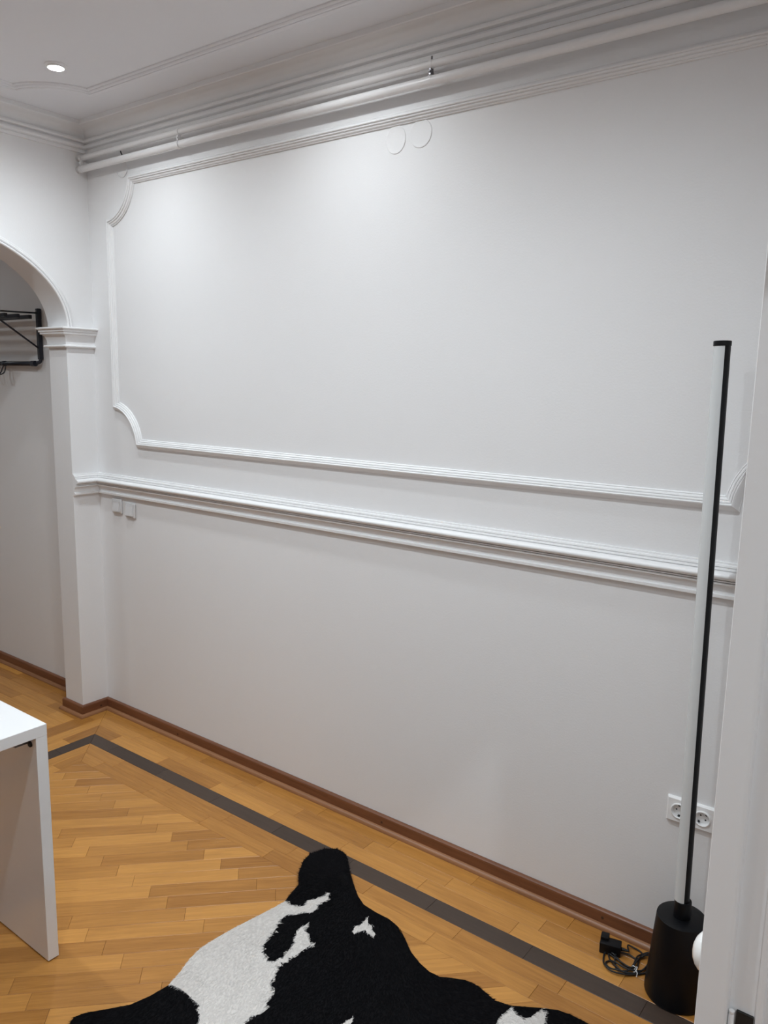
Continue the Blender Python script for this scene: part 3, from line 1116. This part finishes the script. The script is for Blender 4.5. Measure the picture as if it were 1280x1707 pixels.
# the hide goes on below the picture: hind legs and tail end
outl += [Vector(p) for p in ((3.06, -0.50), (3.13, -0.60), (3.12, -0.72), (3.00, -0.84), (2.93, -1.05), (2.90, -1.35), (2.92, -1.62), (3.05, -1.80), (3.10, -1.98), (2.98, -2.08), (2.78, -2.02), (2.62, -1.98), (2.48, -2.08), (2.38, -2.22), (2.28, -2.08), (2.12, -1.98), (1.92, -2.06), (1.74, -2.08), (1.70, -1.94), (1.82, -1.78), (1.92, -1.60), (1.86, -1.44))]
P1 = zpts([(380, 553), (440, 480), (500, 415), (600, 355), (700, 303), (798, 250), (812, 262), (825, 270), (865, 275), (880, 255), (930, 240), (955, 225), (962, 235), (955, 250), (925, 265), (910, 290), (890, 300), (870, 293), (840, 305), (805, 310), (790, 320), (775, 345), (755, 380), (735, 395), (722, 425), (730, 455), (740, 472), (770, 470), (800, 450), (825, 420), (840, 370), (860, 345), (885, 338), (875, 355), (890, 385), (890, 402), (907, 405), (900, 418), (880, 425), (850, 440), (800, 475), (775, 495), (768, 520), (750, 545), (755, 570), (763, 575), (740, 610), (735, 640), (700, 660), (670, 680), (650, 698), (640, 760), (560, 800), (500, 770), (490, 698), (497, 660), (490, 625), (460, 590), (420, 565)], 100, 1380, 2.1333)
P2 = zpts([(1040, 365), (1050, 347), (1070, 340), (1095, 312), (1095, 335), (1110, 345), (1110, 360), (1122, 372), (1115, 385), (1095, 372), (1085, 360), (1060, 368), (1045, 375)], 100, 1380, 2.1333)
P3 = zpts([(985, 720), (1000, 698), (1020, 680), (1047, 667), (1035, 690), (1020, 720)], 100, 1380, 2.1333)
P4 = zpts([(95, 860), (105, 828), (125, 780), (160, 750), (210, 708), (215, 725), (240, 760), (290, 785), (340, 775), (375, 745), (415, 715), (420, 735), (445, 735), (435, 780), (430, 828), (420, 900), (300, 960), (160, 940)], 800, 1500, 4.0)
PATCH = [[floor_px(x, y, 0.011).to_2d() for x, y in P] for P in (P1, P2, P3, P4)]
PATCH.append([Vector(p) for p in ((2.55, -1.45), (2.72, -1.40), (2.80, -1.52), (2.70, -1.68), (2.52, -1.66))])


def inside(poly, X, Y):
    px = np.array([p[0] for p in poly]); py = np.array([p[1] for p in poly])
    r = np.zeros(X.shape, bool)
    j = len(px) - 1
    for i in range(len(px)):
        c = ((py[i] > Y) != (py[j] > Y)) & (X < (px[j] - px[i]) * (Y - py[i]) / (py[j] - py[i] + 1e-12) + px[i])
        r ^= c
        j = i
    return r


RC = Vector((2.40, -1.15))


def rug_z(X, Y):
    return 0.0065 + 0.0018 * np.sin(X * 9.0 + 1.0) * np.sin(Y * 7.0) + 0.001 * np.sin(X * 21 + Y * 13)


# skin: triangulated outline with the patches' borders kept as edges
pts, edges = [], []


def add_loop(L):
    s = len(pts)
    for p in L:
        pts.append(Vector((p[0], p[1])))
    edges.extend([(s + i, s + (i + 1) % len(L)) for i in range(len(L))])


add_loop(outl)
gx, gy = np.meshgrid(np.arange(1.65, 3.2, 0.02), np.arange(-2.3, -0.2, 0.02))
gx = gx.ravel() + NP.uniform(-0.004, 0.004, gx.size); gy = gy.ravel() + NP.uniform(-0.004, 0.004, gy.size)
keep = inside(outl, gx, gy)
for P in PATCH:
    ok = all(inside(outl, np.array([p[0]]), np.array([p[1]]))[0] for p in P)
    if ok:
        add_loop(P)
for a, b2 in zip(gx[keep], gy[keep]):
    pts.append(Vector((a, b2)))
vs, es, fs, *_ = delaunay_2d_cdt(pts, edges, [], 1, 1e-5)
VX = np.array([v.x for v in vs]); VY = np.array([v.y for v in vs])
bm = bmesh.new()
top = [bm.verts.new((x, y, z_)) for x, y, z_ in zip(VX, VY, rug_z(VX, VY))]
ctr = np.array([[sum(vs[i].x for i in f) / len(f), sum(vs[i].y for i in f) / len(f)] for f in fs])
fw = np.zeros(len(fs), bool)
for P in PATCH:
    fw |= inside(P, ctr[:, 0], ctr[:, 1])
for f, w_ in zip(fs, fw):
    bm.faces.new([top[i] for i in f]).material_index = int(w_)
be = [e for e in bm.edges if len(e.link_faces) == 1]
dn = {}
for e in be:
    for v in e.verts:
        if v not in dn:
            dn[v] = bm.verts.new((v.co.x, v.co.y, 0.0008))
for e in be:
    a, b2 = e.verts
    bm.faces.new((a, b2, dn[b2], dn[a]))
rug = empty('cowhide_rug', (0, 0, 0))
tag(rug, 'black and white cowhide rug lying on the parquet in front of the desk', 'rug')
M['hide'] = mat('black_cow_hide', srgb(14, 14, 16), 0.9, spec=0.1)
M['hidew'] = mat('white_cow_hide', srgb(206, 202, 197), 0.85)
obj('hide', bm, [M['hide'], M['hidew']], rug, smooth=True)

# hair: short blades lying along the body, black or white by patch
NB = 330000
x0, x1 = 1.66, 3.16
X = NP.uniform(x0, x1, NB); Y = NP.uniform(-2.26, -0.22, NB)
k = inside(outl, X, Y)
X, Y = X[k], Y[k]
white = np.zeros(X.shape, bool)
jx, jy = NP.normal(0, 0.0022, X.shape), NP.normal(0, 0.0022, X.shape)
for P in PATCH:
    white |= inside(P, X + jx, Y + jy)
# flow: from the neck down the back and outwards
ang = np.arctan2(Y - (-0.35), (X - 2.0) * 1.0) + 0.35 * np.sin(X * 6 + Y * 4) + NP.normal(0, 0.33, X.shape)
LN = NP.uniform(0.007, 0.0125, X.shape)
lay = NP.uniform(0.06, 0.30, X.shape)
dx, dy, dz = np.cos(ang) * LN * np.cos(lay), np.sin(ang) * LN * np.cos(lay), LN * np.sin(lay)
hw = 0.00085
sx, sy = -np.sin(ang) * hw, np.cos(ang) * hw
zb = rug_z(X, Y) + 0.0002
for name, sel, mm in (('black_hair', ~white, 'furb'), ('white_hair', white, 'furw')):
    n_ = int(sel.sum())
    V = np.empty((n_, 3, 3))
    V[:, 0, 0], V[:, 0, 1], V[:, 0, 2] = X[sel] + sx[sel], Y[sel] + sy[sel], zb[sel]
    V[:, 1, 0], V[:, 1, 1], V[:, 1, 2] = X[sel] - sx[sel], Y[sel] - sy[sel], zb[sel]
    V[:, 2, 0], V[:, 2, 1], V[:, 2, 2] = X[sel] + dx[sel], Y[sel] + dy[sel], zb[sel] + dz[sel]
    me_ = bpy.data.meshes.new(name)
    me_.vertices.add(n_ * 3); me_.loops.add(n_ * 3); me_.polygons.add(n_)
    me_.vertices.foreach_set('co', V.reshape(-1))
    me_.loops.foreach_set('vertex_index', np.arange(n_ * 3, dtype=np.int32))
    me_.polygons.foreach_set('loop_start', np.arange(0, n_ * 3, 3, dtype=np.int32))
    me_.update(calc_edges=True)
    me_.polygons.foreach_set('use_smooth', np.ones(n_, dtype=bool))
    nr = np.empty((n_ * 3, 3)); nr[:, 0] = np.repeat(-dx[sel] * 12, 3); nr[:, 1] = np.repeat(-dy[sel] * 12, 3); nr[:, 2] = 1.0
    nr /= np.linalg.norm(nr, axis=1)[:, None]
    me_.normals_split_custom_set_from_vertices(nr)
    me_.materials.append(M[mm])
    o_ = bpy.data.objects.new(name, me_)
    COL.objects.link(o_)
    o_.parent = rug
    o_['kind'] = 'stuff'
    o_['label'] = 'short glossy black hair' if name == 'black_hair' else 'short white hair in irregular patches'

# ------------------------------------------------------------------ glossy knob on the room side of the door frame
bm = bmesh.new()
lathe(bm, [(0.0245, 0.0), (0.025, 0.002), (0.024, 0.006), (0.0205, 0.0105), (0.0145, 0.0145), (0.0075, 0.0168), (0.002, 0.0175)], 32, (0, 0, 0), 'x')
kn = obj('rotary_switch', bm, M['ceramic'], smooth=True)
kn.location = (XR, DY1 + 0.048, 1.122)
tag(kn, 'glossy white domed knob peeping out beside the door frame, in front of the lamp base', 'wall switch')
